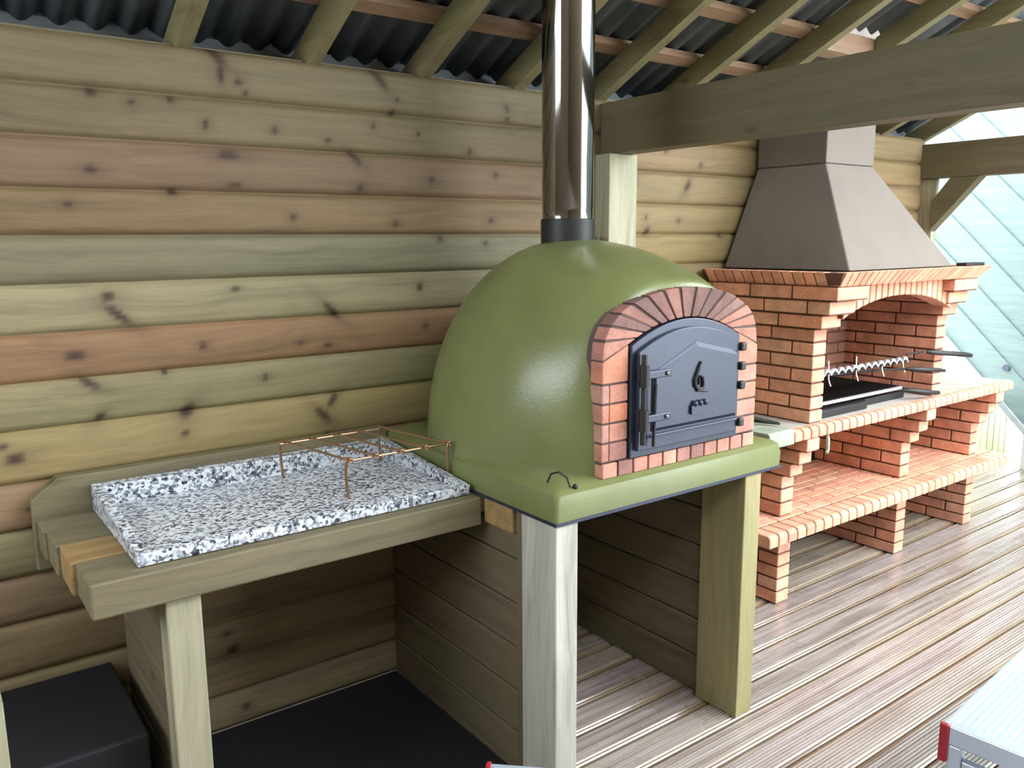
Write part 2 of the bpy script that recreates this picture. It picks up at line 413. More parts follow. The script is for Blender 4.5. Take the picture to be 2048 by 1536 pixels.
o = MB().tube([(2.312, 2.585, 2.1), (2.314, 2.585, 1.9), (2.309, 2.585, 1.7), (2.313, 2.585, 1.52), (2.311, 2.585, 1.0)], .0045, 8).build('strip', M['black'], smooth=True)  # dark strip drawn for the shaded gap beside the post
tag(o, 'thin dark cable standing in for the dark gap between wall boards and post', 'strip')
for x in (2.42, 4.942): struct(MB().box(x-.045, x+.043, .41, .50, 0, 2.14).build('trim_2', M['post']))
# board closing the eave behind the wall top
struct(MB().box(-1.66, 5.03, 2.662, 2.76, 2.05, 2.09).box(-1.66, 5.03, 2.755, 2.785, 2.05, 2.225).build('trim_1', M['sheet']))

# ------------------------------------------------------------------ counter with granite tray
CT = thing('wooden_counter', (.8, 2.27, 0), 'wooden worktop of thick timbers with chamfered backboard beside the green oven', 'counter')
MB().box(.274, 1.333, 1.963, 2.135, .761, .848).build('top_timber', M['counter'], CT, bevel=.006)
o = MB().box(.262, 1.333, 2.138, 2.29, .761, .848).build('top_timber', M['counter_tan'], CT, bevel=.006)
MB().box(.252, 1.333, 2.293, 2.43, .761, .848).build('top_timber', M['counter'], CT, bevel=.006)
MB().box(.244, 1.333, 2.433, 2.545, .761, .848).build('top_timber', M['counter'], CT, bevel=.006)
MB().prism([(.235, .70), (.235, .90), (.302, .955), (1.331, .958), (1.331, .70)], 1, 2.548, 2.588).build('backboard', M['counter'], CT, bevel=.003)
MB().box(.434, .518, 1.985, 2.055, 0, .76).build('leg', M['leg'], CT, bevel=.004)
mb = MB()
for k in range(6): mb.box(.446, .50, 2.057, 2.585, .002+.127*k, .127*(k+1)-.003)
MB.build(mb, 'side_panel', M['side_y'], CT, bevel=.004)

GT = thing('granite_tray', (.85, 2.28, .849), 'speckled grey granite tray with raised rim on the wooden counter', 'tray')
x0, x1, y0, y1, zb = .385, 1.318, 2.0, 2.54, .850
mb = MB()
zf, zk = .880, .926   # the rim rises from front to back
def rz(y): return zf+(zk-zf)*(y-y0)/(y1-y0)
tr = .028; fz = .868
O = [(x0,y0),(x1,y0),(x1,y1),(x0,y1)]; I = [(x0+tr,y0+tr),(x1-tr,y0+tr),(x1-tr,y1-tr*1.3),(x0+tr,y1-tr*1.3)]
for p, z in ((O, lambda y: zb), (O, rz), (I, rz), (I, lambda y: fz)):
    mb.v += [(px, py, z(py)) for px, py in p]
for r in range(3):
    for i in range(4): j = (i+1) % 4; mb.f.append((r*4+i, r*4+j, r*4+4+j, r*4+4+i))
mb.f.append((12, 13, 14, 15)); mb.f.append((3, 2, 1, 0))
mb.build('tray_body', M['granite'], GT, bevel=.003)

# wire rack standing on the tray
def onz(px, py, z):
    c = Vector(((px-1024)/F, -(py-768)/F, 1.0)); d = rt*c.x+up*c.y+fw*c.z; s = (z-H)/d.z
    return Vector((d.x*s, d.y*s, z))
RK = thing('wire_rack', (1.15, 2.25, .866), 'low coppery wire rack of parallel rods standing on the granite tray', 'rack')
zt = .985
xa = [.918+.083*i for i in range(5)]
for i, x in enumerate(xa):
    # rod bends down at its far end; rods run toward the viewer and slightly right
    yA, yB = 2.47, 2.12
    p = [(x, yA, zt-.012), (x+.003, yA-.012, zt+.002), (x+.01, yA-.03, zt), (x+.06, yB+.03, zt), (x+.072, yB+.008, zt+.003), (x+.075, yB-.004, zt-.010)]
    MB().tube(p, .0036, 8).build('rod', M['brass'], RK, smooth=True)
    MB().ball((x+.074, yB, zt+.002), .006).build('rod_tip', M['brass'], RK, smooth=True)
MB().tube([(xa[0]-.01, 2.45, zt-.006), (xa[4]+.02, 2.45, zt-.006)], .0036, 8).build('cross_bar', M['brass'], RK, smooth=True)
MB().tube([(xa[0]+.058, 2.135, zt-.006), (xa[4]+.085, 2.135, zt-.006)], .0036, 8).build('cross_bar', M['brass'], RK, smooth=True)
for x, yy in ((xa[0], 2.455), (xa[0]+.068, 2.13), (xa[4]+.078, 2.13), (xa[4]+.01, 2.455)):
    MB().tube([(x, yy, zt), (x-.006, yy, zt-.012), (x-.008, yy, zt-.04), (x-.004, yy, .88), (x, yy, .8665)], .0045, 8).build('leg', M['brass'], RK, smooth=True)

# black box low against the wall at the left, and a grey upright at the very edge
o = MB().box(-.35, .40, 2.12, 2.584, .0, .362).build('storage_box', M['blackpl'], bevel=.008)
tag(o, 'black box standing low against the wall left of the counter leg', 'box')
o = MB().box(.0, .0862, 1.90, 1.97, 0, .665).build('timber_upright', M['leg'], bevel=.003)
tag(o, 'pale timber upright at the lower left edge', 'post')

o = MB().box(.525, 1.355, 1.50, 2.584, .0005, .012).build('dark_floor_sheet', M['blackpl'], bevel=.003)  # thin black sheet added to keep the deck dark under the counter
tag(o, 'dark sheet added to darken the deck under the wooden counter', 'mat')

# ------------------------------------------------------------------ oven stand
ST = thing('oven_stand', (1.8, 2.1, 0), 'timber stand with boarded sides carrying the green pizza oven', 'stand')
MB().box(1.338, 1.416, 1.622, 1.775, 0, .848).build('post', M['post'], ST, bevel=.004)
MB().box(2.125, 2.206, 1.622, 1.80, 0, .848).build('post', M['post_warm'], ST, bevel=.004)
MB().box(1.350, 1.40, 1.777, 1.815, 0, .848).build('upright_batten', M['side_z'], ST, bevel=.003)
MB().box(1.338, 1.44, 1.818, 1.958, .772, .848).build('top_rail', M['counter_tan'], ST, bevel=.004)
for nm, xx0, xx1, yy0 in (('side_panel', 1.362, 1.40, 1.817), ('side_panel', 2.15, 2.19, 1.802)):
    mb = MB(); zz = 0.003
    for k in range(6):
        top = zz+.137 if k < 5 else (.770 if xx0 < 2 else .848); mb.box(xx0, xx1, yy0, 2.588, zz, top-.004); zz = top
    mb.build(nm, M['side_y'], ST, bevel=.005)
MB().box(1.42, 2.12, 1.84, 1.90, .79, .848).build('cross_rail', M['side_y'], ST, bevel=.003)

# ------------------------------------------------------------------ pizza oven
OV = thing('pizza_oven', (1.82, 2.1, .849), 'olive green domed pizza oven with brick arch and iron door', 'oven')
mb = MB().box(1.333, 2.302, 1.616, 2.588, .849, .858)
mb.build('base_board', M['iron'], OV)
# slab with rendered fillet
mb = MB()
def rrect(x0, x1, y0, y1, r, z, n=5):
    P = []
    for cx, cy, a0 in ((x1-r, y1-r, 0), (x0+r, y1-r, 90), (x0+r, y0+r, 180), (x1-r, y0+r, 270)):
        for i in range(n): a = R_(a0+90*i/(n-1)); P.append((cx+r*math.cos(a), cy+r*math.sin(a), z))
    return P
rings = [rrect(1.335,2.30,1.618,2.588,.012,.858), rrect(1.333,2.302,1.616,2.588,.012,.90), rrect(1.338,2.297,1.621,2.588,.014,.930), rrect(1.350,2.285,1.634,2.580,.02,.940), rrect(1.40,2.24,1.70,2.56,.06,.952)]
n = len(rings[0])
for r in rings: mb.v += r
for r in range(len(rings)-1):
    for i in range(n): j = (i+1) % n; mb.f.append((r*n+i, r*n+j, (r+1)*n+j, (r+1)*n+i))
mb.f.append(tuple(range(n-1, -1, -1))); mb.f.append(tuple(range((len(rings)-1)*n, len(rings)*n)))
mb.build('base_slab', M['dome'], OV, smooth=True)
# dome : arched cross-sections that swell from the brick front and close at the back
CX = 1.835
def sect(y, wd, hh, cx, pw, n=44, z0=.925):
    P = []
    for i in range(n+1):
        t = math.pi*(1-i/n); c_, s_ = math.cos(t), math.sin(t)
        P.append((cx+wd*math.copysign(abs(c_)**(2/pw), c_), y, z0+hh*abs(s_)**(2/pw)))
    return P
prof = []
N = 30
for i in range(N+1):
    u = i/N; y = 1.672+(2.575-1.672)*(1-math.cos(math.pi*u*.5)**1.0) if False else 1.672+(2.575-1.672)*u
    if u < .5: s = u/.5; wd = .332+.160*math.sin(s*math.pi/2)**.8; hh = .545+.132*math.sin(s*math.pi/2)**.9
    else:
        s = (u-.5)/.5; e = max(0, 1-s**2.6)**(1/2.2); wd = .492*e; hh = .677*max(0, 1-s**2.3)**(1/2.0)
    pw = 2.16+.70*max(0, 1-u*2.6)
    prof.append((y, max(wd, .003), max(hh, .003), CX-.0+(1-min(1, u*2))*.012, pw))
mb = MB(); mb.grid([sect(*p) for p in prof]); mb.f.append(tuple(range(44, -1, -1)))
mb.build('dome', M['dome'], OV, smooth=True, angle=R_(80))
# brick arch
AX = 1.848; ay0, ay1 = 1.640, 1.69
Wo, Wi = .332, .236
zb_, zsp, zto, zti = .987, 1.262, 1.462, 1.375
def arch_out(s):  # s in -1..1 -> outer curve point
    a = math.pi/2*s; return (AX+Wo*math.sin(a)*(1.0), zsp+(zto-zsp)*max(0,math.cos(a))**.72)
def arch_in(s):
    return (AX+Wi*s, 1.312+(zti-1.312)*(1-s*s))
mb = MB(); mo = MB(); random.seed(5)
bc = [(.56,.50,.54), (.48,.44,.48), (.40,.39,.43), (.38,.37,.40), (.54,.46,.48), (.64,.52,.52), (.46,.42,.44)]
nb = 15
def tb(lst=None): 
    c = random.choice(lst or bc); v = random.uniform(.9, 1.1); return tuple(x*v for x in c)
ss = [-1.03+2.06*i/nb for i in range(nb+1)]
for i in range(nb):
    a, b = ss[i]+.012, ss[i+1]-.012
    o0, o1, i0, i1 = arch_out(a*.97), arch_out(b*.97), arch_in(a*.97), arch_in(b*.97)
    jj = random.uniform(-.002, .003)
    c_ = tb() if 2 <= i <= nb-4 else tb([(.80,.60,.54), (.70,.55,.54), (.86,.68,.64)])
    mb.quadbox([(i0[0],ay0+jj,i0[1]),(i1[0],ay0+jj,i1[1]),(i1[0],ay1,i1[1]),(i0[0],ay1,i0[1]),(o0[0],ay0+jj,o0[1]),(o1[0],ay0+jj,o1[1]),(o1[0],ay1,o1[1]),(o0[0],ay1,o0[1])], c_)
nc = 5
for side in (-1, 1):
    z = zb_
    zt_ = 1.262
    for k in range(nc):
        z1 = zb_+(zt_-zb_)*(k+1)/nc
        xa_, xb_ = sorted((AX+side*Wi, AX+side*Wo))
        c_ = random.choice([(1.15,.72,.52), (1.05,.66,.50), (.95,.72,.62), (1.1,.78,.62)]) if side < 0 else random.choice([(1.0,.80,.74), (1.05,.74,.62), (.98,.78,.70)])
        if k == 0 and side < 0: c_ = (.72,.55,.56)
        if k == nc-1:
            xi, xo = AX+side*Wi, AX+side*Wo; q = sorted([(xi, 1.311), (xo, 1.268)])
            mb.quadbox([(q[0][0],ay0,z+.003),(q[1][0],ay0,z+.003),(q[1][0],ay1,z+.003),(q[0][0],ay1,z+.003),(q[0][0],ay0,q[0][1]),(q[1][0],ay0,q[1][1]),(q[1][0],ay1,q[1][1]),(q[0][0],ay1,q[0][1])], c_)
        elif side < 0:   # header showing cement-smeared side
            mb.box(xa_, xa_+.026, ay0+.0, ay1, z+.003, z1-.003, (.86,.78,.76) if k % 2 else (.95,.74,.68)); mb.box(xa_+.028, xb_, ay0, ay1, z+.003, z1-.003, c_)
        else: mb.box(xa_, xb_, ay0, ay1, z+.003, z1-.003, c_)
        z = z1
nbx = 11
for k in range(nbx):
    a = AX-Wo+2*Wo*k/nbx; b = AX-Wo+2*Wo*(k+1)/nbx
    mb.box(a+.003, b-.003, ay0-.002, ay1, .942, .984, tb([(.9,.74,.72), (.78,.66,.68), (1.02,.82,.74), (1.1,1.02,.92), (.74,.62,.64)]))
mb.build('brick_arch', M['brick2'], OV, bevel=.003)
out = [arch_out(-.985+1.97*i/30) for i in range(31)]; inn = [arch_in(-1+2*i/30) for i in range(31)]
po = [(AX-Wo+.003, .943)]+[(p[0]*1.0+(.003 if p[0] < AX else -.003), p[1]-.003) for p in out]+[(AX+Wo-.003, .943)]
pi_ = [(AX+Wi+.003, .985)]+[(p[0]+(.003 if p[0] > AX else -.003), p[1]+.003) for p in reversed(inn)]+[(AX-Wi-.003, .985)]
mo = MB(); n1 = len(po); n2 = len(pi_)
# ring as quads between matching outer / inner points
oo = po; ii = list(reversed(pi_))
for y_ in (ay0+.004, ay1+.02):
    mo.v += [(u, y_, v) for u, v in oo]+[(u, y_, v) for u, v in ii]
for i in range(n1-1):
    mo.f.append((i, i+1, n1+i+1, n1+i)); q = 2*n1; mo.f.append((q+i+1, q+i, q+n1+i, q+n1+i+1))
    mo.f.append((i+1, i, q+i, q+i+1)); mo.f.append((n1+i, n1+i+1, q+n1+i+1, q+n1+i))
mo.box(AX-Wo+.008, AX+Wo-.008, ay0+.004, ay1-.002, .943, .986)
mo.build('arch_mortar', M['mortar2'], OV)
# iron door : frame, leaf with gabled relief, hinges, latch, emblem
DX0, DX1 = AX-.232, AX+.232
def darch(m, zs, zc, n=16, x0=DX0, x1=DX1, zbot=1.0):
    x0 += m; x1 -= m; P = [(x0, zbot+m)]
    for i in range(n+1):
        s = -1+2*i/n; P.append(((x0+x1)/2+(x1-x0)/2*s, zs+(zc-zs)*(1-s*s)))
    P.append((x1, zbot+m)); return P
FRM = MB().prism(darch(0, 1.308, 1.372, zbot=.987), 1, 1.632, 1.672).build('door_frame', M['iron'], OV, bevel=.003)
DR = MB().prism(darch(.016, 1.290, 1.348, zbot=.992), 1, 1.618, 1.6315).build('door', M['iron'], OV, bevel=.003)
def dsub(mb, name, mat, **k):
    return mb.build(name, mat, DR, **k)
# raised centre panel with pitched top (house shape)
px0, px1 = AX-.168, AX+.205
panel = [(px0, 1.058), (px0, 1.225), (AX+.012, 1.305), (px1, 1.262), (px1, 1.058)]
mb = MB(); k = 0; inset = [(px0+.012, 1.070), (px0+.012, 1.218), (AX+.012, 1.291), (px1-.012, 1.250), (px1-.012, 1.070)]
mb.v = [(u, 1.6178, v) for u, v in panel]+[(u, 1.608, v) for u, v in inset]
mb.f = [tuple(range(5, 10))]+[(i, (i+1) % 5, 5+(i+1) % 5, 5+i) for i in range(5)]+[tuple(range(4, -1, -1))]
dsub(mb, 'raised_panel', M['iron'], bevel=.0015)
dsub(MB().box(px0-.02, px1, 1.6085, 1.6178, 1.044, 1.052), 'ledge', M['iron'], bevel=.002)
dsub(MB().tube([(DX0+.022, 1.604, 1.03), (DX0+.022, 1.604, 1.285)], .008, 12), 'hinge_rod', M['black'], smooth=True)
for z in (1.10, 1.225):
    mb = MB().box(DX0+.01, DX0+.135, 1.605, 1.6175, z-.011, z+.011)
    dsub(mb, 'hinge_strap', M['iron'], bevel=.003)
    dsub(MB().tube([(DX0+.022, 1.603, z-.03), (DX0+.022, 1.603, z+.03)], .014, 12), 'hinge_barrel', M['black'], smooth=True)
    dsub(MB().ball((DX0+.115, 1.604, z), .007), 'rivet', M['steel'], smooth=True)
dsub(MB().tube([(DX0+.062, 1.6, 1.12), (DX0+.062, 1.598, 1.2)], .006, 10), 'handle', M['black'], smooth=True)
dsub(MB().tube([(DX0+.062, 1.602, 1.02), (DX0+.062, 1.6, 1.085)], .005, 10), 'handle', M['black'], smooth=True)
for z in (1.272, 1.212, 1.152, 1.035):
    dsub(MB().box(DX1-.018, DX1+.006, 1.606, 1.626, z-.013, z+.013), 'latch_lug', M['black'], bevel=.005)
# emblem: a curled G with a flame stroke
ex, ez = AX+.020, 1.195
g = [(ex+.026, 1.604, ez+.004), (ex+.004, 1.604, ez+.002)]
arc = [(ex+.018*math.cos(R_(a)), 1.604, ez-.004+.026*math.sin(R_(a))) for a in range(120, 371, 18)]
mb = MB().tube([(ex+.006, 1.604, ez+.050), (ex-.002, 1.604, ez+.036), (ex-.010, 1.604, ez+.018), (ex-.020, 1.604, ez-.004), (ex-.016, 1.604, ez-.022), (ex, 1.604, ez-.032), (ex+.016, 1.604, ez-.028), (ex+.018, 1.604, ez-.012), (ex+.012, 1.604, ez+.006), (ex+.004, 1.604, ez+.006)], [.003,.004,.005,.0055,.0055,.0055,.005,.005,.004,.003], 8)
mb.tube([(ex-.010, 1.604, ez-.034), (ex+.034, 1.604, ez-.040)], .004, 8)
mb.tube([(ex-.001, 1.605, ez+.004), (ex-.001, 1.605, ez-.018)], .0035, 8)
dsub(mb, 'emblem', M['black'], smooth=True)
pl = MB().box(ex-.034, ex+.036, 1.600, 1.6105, 1.092, 1.118)
for k in range(3): pl.ball((ex-.018+.022*k, 1.603, 1.122), .010, 10)
dsub(pl, 'relief_plate', M['iron'], smooth=True)
MB().tube([(1.372, 1.70, .948), (1.372, 1.685, .975), (1.378, 1.66, .985), (1.39, 1.64, .972), (1.396, 1.632, .945)], .0028, 8).build('wire_loop', M['black'], OV, smooth=True)
MB().ball((1.414, 1.633, .944), .008).build('bolt', M['black'], OV, smooth=True)
# flue: dark collar and polished pipe through the roof
PX, PY, PR = 1.820, 2.148, .0855
FL = thing('flue_pipe', (PX, PY, 1.57), 'tall polished steel flue pipe rising from the green oven dome', 'pipe')
def ringpts(r, z, n=48): return [(PX+r*math.cos(2*math.pi*i/n), PY+r*math.sin(2*math.pi*i/n), z) for i in range(n+1)]
mb = MB(); mb.grid([ringpts(PR+.004, 1.575), ringpts(PR+.004, 1.665), ringpts(PR+.001, 1.667), ringpts(PR-.004, 1.667)])
mb.build('collar', M['black'], FL, smooth=True)
mb = MB(); mb.grid([ringpts(PR-.001, 1.665), ringpts(PR-.001, 1.70), ringpts(PR, 1.702), ringpts(PR, 3.1)])
mb.build('pipe', M['steel'], FL, smooth=True)
MB().box(PX+PR-.004, PX+PR+.012, PY-.01, PY+.01, 1.598, 1.625).build('bracket', M['black'], FL, bevel=.002)
MB().tube([(PX+PR+.003, PY, 1.612), (2.16, 2.40, 1.607), (2.31, 2.545, 1.604)], .006, 8).build('bracket_arm', M['black'], FL, smooth=True)

# ------------------------------------------------------------------ brick barbecue
BQ = thing('brick_barbecue', (3.8, 2.35, 0), 'orange brick barbecue with arched firebox, two shelves and tapered rendered hood', 'barbecue')
random.seed(11)
BT = [(1.0,1.0,1.0), (1.08,1.05,1.0), (.92,.90,.9), (1.04,.95,.9), (.98,1.06,1.05), (.88,.84,.84)]
def bt():
    c = random.choice(BT); v = random.uniform(.93, 1.07); return tuple(x*v for x in c)
def courses(mb, core, x0, x1, y0, y1, z0, z1, ch=.058, run='y', bl=.215, phase=0, j=.0045, inset=.006):
    """bricks filling a box; each brick is as thick as the wall and laid along run"""
    n = max(1, round((z1-z0)/ch)); ch = (z1-z0)/n
    core.box(x0+inset, x1-inset, y0+inset, y1-inset, z0, z1)
    for k in range(n):
        a, b = (y0, y1) if run == 'y' else (x0, x1)
        p = a-(bl/2 if (k+phase) % 2 else 0)
        while p < b-.01:
            q0, q1 = max(a, p), min(b, p+bl)
            if q1-q0 > .012:
                g0 = q0+(j if q0 > a+1e-4 else 0); g1 = q1-(j if q1 < b-1e-4 else 0)
                za, zb2 = z0+k*ch+j, z0+(k+1)*ch-j
                if run == 'y': mb.box(x0, x1, g0, g1, za, zb2, bt())
                else: mb.box(g0, g1, y0, y1, za, zb2, bt())
            p += bl
def brickpart(name, fn, bev=.003):
    mb, core = MB(), MB(); fn(mb, core)
    o = mb.build(name, M['brick'], BQ, bevel=bev, seg=1)
    c = core.build('mortar', M['mortar'], o)
    return o
PXs = [(2.98, 3.066), (3.955, 4.04), (4.682, 4.768)]
for i, (a, b) in enumerate(PXs):
    brickpart('lower_pier', lambda m, c: courses(m, c, a, b, 2.085, 2.57, .0, .348))
    def up_(m, c):
        courses(m, c, a, b, 2.085, 2.57, .404, .590, .062, phase=0)
        for k, yy in enumerate((2.045, 2.005, 1.970)):
            z0 = .590+.0617*k; courses(m, c, a, b, yy, 2.57, z0, z0+.0617, .062, phase=k+1)
    brickpart('upper_pier', up_)
# shelf and counter: edge bricks with rounded noses, brick paving / concrete top
def nose(m, x0, x1, y0, z0, z1, dep, n):
    for k in range(n):
        a = x0+(x1-x0)*k/n+.0035; b = x0+(x1-x0)*(k+1)/n-.0035
        r = .016; kb = len(m.v)
        P = [(y0, z0), (y0, z1-r), (y0+r*.3, z1-r*.3), (y0+r, z1), (y0+dep, z1), (y0+dep, z0)]
        c = bt(); f0 = len(m.f); m.prism(P, 0, a, b)
        for q in range(f0, len(m.f)): m.c[q] = c
def shelf_(m, c):
    c.box(2.745, 4.895, 1.967, 2.57, .350, .398)
    nose(m, 2.74, 4.90, 1.96, .350, .402, .10, 34)
    # paving: bricks on edge behind the nose
    yy = 2.066; r = 0
    while yy < 2.55:
        p = 2.745-(.1 if r % 2 else 0)
        while p < 4.89:
            a, b = max(2.745, p)+.003, min(4.895, p+.2)-.003
            if b-a > .02: m.box(a, b, yy+.003, min(yy+.055, 2.565)-.003, .352, .402, bt())
            p += .2
        yy += .055; r += 1
brickpart('lower_shelf', shelf_)
def counter_(m, c):
    c.box(2.775, 4.862, 1.972, 2.05, .776, .816); nose(m, 2.77, 4.866, 1.965, .775, .822, .045, 37)
brickpart('counter_edge', counter_)
MB().box(2.77, 4.866, 2.012, 2.575, .776, .818).build('counter_top', M['slabgrey'], BQ, bevel=.003)

BX0, BX1, BY, BYB = 3.06, 4.172, 2.02, 2.57
def body(m, c):
    courses(m, c, BX0, BX0+.09, BY, BYB, .818, 1.224, .058)
    courses(m, c, BX1-.09, BX1, BY, BYB, .818, 1.224, .058)
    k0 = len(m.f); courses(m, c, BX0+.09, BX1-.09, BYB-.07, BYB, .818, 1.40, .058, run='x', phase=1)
    for q in range(k0, len(m.f)): m.c[q] = tuple(v*.42 for v in m.c[q])   # back bricks darkened to paint in the firebox shade
    for k in range(3):
        z0 = 1.224+.0605*k; yy = BY-.04*(k+1); ox = .012*(k+1); ix = .125+.035*k
        courses(m, c, BX0-ox, BX0+ix, yy, BYB, z0, z0+.0605, .0605, phase=k)
        courses(m, c, BX1-ix, BX1+ox, yy, BYB, z0, z0+.0605, .0605, phase=k)
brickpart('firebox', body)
def archb(m, c):
    x0, x1 = BX0+.10, BX1-.10; n = 19; y0, y1 = 1.955, 2.04
    def zz(x): s = (x-(x0+x1)/2)/((x1-x0)/2); return 1.262+.083*(1-abs(s)**2.2)
    for k in range(n):
        a = x0+(x1-x0)*k/n; b = x0+(x1-x0)*(k+1)/n
        cc = bt(); cc = tuple(min(1.2, v*1.06) for v in cc)
        m.quadbox([(a+.004,y0,zz(a)),(b-.004,y0,zz(b)),(b-.004,y1,zz(b)),(a+.004,y1,zz(a)),(a+.004,y0,1.402),(b-.004,y0,1.402),(b-.004,y1,1.402),(a+.004,y1,1.402)], cc)
        c.quadbox([(a,y0+.006,zz(a)+.003),(b,y0+.006,zz(b)+.003),(b,y1-.002,zz(b)+.003),(a,y1-.002,zz(a)+.003),(a,y0+.006,1.402),(b,y0+.006,1.402),(b,y1-.002,1.402),(a,y1-.002,1.402)])
brickpart('arch', archb)
# cornice : leaning bricks all round
CX0, CX1, CY0 = 2.985, 4.245, 1.855
def cornice(m, c):
    z0, z1 = 1.405, 1.463
    bx0, bx1, by = CX0+.05, CX1-.05, CY0+.045
    c.quadbox([(bx0+.004,by+.004,z0+.001),(bx1-.004,by+.004,z0+.001),(bx1-.004,BYB,z0+.001),(bx0+.004,BYB,z0+.001),(CX0+.006,CY0+.006,z1-.003),(CX1-.006,CY0+.006,z1-.003),(CX1-.006,BYB+.01,z1-.003),(CX0+.006,BYB+.01,z1-.003)])
    n = 26; lean = .03
    for k in range(n):
        def X(t, B): lo, hi = (bx0, bx1) if B else (CX0, CX1); return lo+(hi-lo)*t
        t0, t1 = k/n, (k+1)/n; g = .0028
        sh = lean*(0 if True else 1)
        a0, b0 = X(t0, 1)+g, X(t1, 1)-g; a1, b1 = X(t0, 0)+g+.018*(k < n-1), X(t1, 0)-g+.018*(k < n-1)
        m.quadbox([(a0,by,z0),(b0,by,z0),(b0,by+.05,z0),(a0,by+.05,z0),(a1,CY0,z1),(b1,CY0,z1),(b1,CY0+.05,z1),(a1,CY0+.05,z1)], bt())
    n = 12
    for side in (0, 1):
        for k in range(n):
            ya, yb = by+.052+(BYB-by-.052)*k/n+.003, by+.052+(BYB-by-.052)*(k+1)/n-.003
            xb = bx0 if side == 0 else bx1-.05; xt = CX0 if side == 0 else CX1-.05
            m.quadbox([(xb,ya,z0),(xb+.05,ya,z0),(xb+.05,yb,z0),(xb,yb,z0),(xt,ya-.01,z1),(xt+.05,ya-.01,z1),(xt+.05,yb-.01,z1),(xt,yb-.01,z1)], bt())
brickpart('cornice', cornice, .002)
# hood and chimney
hx0, hx1, hy0, hy1 = 3.146, 4.0, 1.93, 2.575
tx0, tx1, ty0 = 3.366, 3.742, 2.212
mb = MB().quadbox([(hx0,hy0,1.464),(hx1,hy0,1.464),(hx1,hy1,1.464),(hx0,hy1,1.464),(tx0,ty0,1.925),(tx1,ty0,1.925),(tx1,hy1,1.925),(tx0,hy1,1.925)])
mb = MB(); mb.quadbox([(hx0,hy0,1.464),(hx1,hy0,1.464),(hx1,hy1,1.464),(hx0,hy1,1.464),(tx0,ty0,1.925),(tx1,ty0,1.925),(tx1,hy1,1.925),(tx0,hy1,1.925)])
mb.build('hood', M['stucco'], BQ, bevel=.006)
MB().box(tx0-.003, tx1+.003, ty0-.003, hy1, 1.926, 3.3).build('chimney', M['stucco'], BQ, bevel=.005)
# grill fittings inside the firebox
SK = thing('skewer_rack', (3.6, 2.12, 1.0), 'bright zigzag skewer rack across the upper firebox', 'rack')
xs0, xs1 = 3.20, 3.96; nz = 14; P = []
for k in range(nz*6+1):
    t = k/6; u = t % 1; x = xs0+(xs1-xs0)*t/nz
    P.append((x, 2.10, 1.012+.011*math.sin(2*math.pi*u)))
mb = MB()
for k in range(nz):
    a = xs0+(xs1-xs0)*k/nz; s = (xs1-xs0)/nz
    mb.prism([(a, 1.004), (a+s*.15, 1.022), (a+s*.5, 1.026), (a+s*.8, 1.016), (a+s, 1.000), (a+s, .992), (a+s*.72, 1.006), (a+s*.45, 1.012), (a+s*.2, 1.006), (a, .994)], 1, 2.085, 2.097)
mb.build('toothed_bar', M['chrome'], SK)
MB().box(xs0, xs1, 2.098, 2.112, .995, 1.01).build('back_bar', M['black'], SK)
for x in (3.30, 3.52, 3.74, 3.93):
    MB().tube([(x, 2.10, 1.06 if x < 3.6 else 1.02), (x+.004, 2.098, .975), (x+.01, 2.09, .945)], .0032, 8).build('skewer', M['chrome'], SK, smooth=True)
MB().tube([(xs1, 2.10, 1.03), (4.03, 2.05, 1.045)], .005, 8).build('handle_rod', M['black'], SK, smooth=True)
MB().tube([(4.00, 2.02, 1.048), (4.02, 1.995, 1.047), (4.25, 1.955, 1.020), (4.30, 1.948, 1.012)], [.009,.013,.012,.010], 10).build('grip', M['black'], SK, smooth=True)
# side supports resting on the brickwork
MB().box(3.151, 4.081, 2.14, 2.15, .985, .995).build('support_bar', M['black'], SK)

GR = thing('grill_grate', (3.6, 2.2, .9), 'lower grill grate with bright front edge and black handle in the firebox', 'grill')
mb = MB().box(3.16, 3.90, 2.075, 2.09, .868, .882)
mb.build('front_bar', M['chrome'], GR, bevel=.002)
mb = MB()
for k in range(34):
    x = 3.17+.0215*k; mb.tube([(x, 2.085, .884), (x, 2.48, .884)], .003, 6)
mb.build('bars', M['black'], GR, smooth=True)['kind'] = 'stuff'
MB().box(3.151, 4.081, 2.478, 2.49, .872, .884).build('rear_bar', M['black'], GR)
MB().tube([(3.90, 2.083, .876), (3.93, 2.06, .872)], .005, 8).build('handle_rod', M['black'], GR, smooth=True)
MB().tube([(3.87, 2.06, .868), (3.90, 2.02, .868), (4.02, 1.99, .850), (4.07, 1.98, .845)], [.008,.012,.011,.009], 10).build('grip', M['black'], GR, smooth=True)
G2 = thing('poker', (3.95, 2.1, .97), 'black handled rod at middle height in the firebox, between rack and grate', 'poker')
MB().tube([(3.165, 2.30, .955), (3.8, 2.12, .968), (3.86, 2.04, .976)], .005, 8).build('rod', M['black'], G2, smooth=True)
MB().tube([(3.86, 2.04, .976), (3.89, 2.0, .976), (4.03, 1.975, .962), (4.08, 1.965, .955)], [.008,.011,.010,.008], 10).build('grip', M['black'], G2, smooth=True)
o = MB().prism([(3.16, 2.05), (3.55, 2.05), (3.60, 2.09), (3.95, 2.09), (4.0, 2.48), (3.16, 2.48)], 2, .8185, .852).build('ash_tray', M['black'], bevel=.004)
tag(o, 'black charcoal tray on the firebox floor under the grate', 'tray')
o = MB().box(4.03, 4.21, 1.88, 1.93, 1.4635, 1.478).build('grill_tool', M['black'], bevel=.004)
tag(o, 'small black bar lying on the right end of the brick cornice', 'tool')

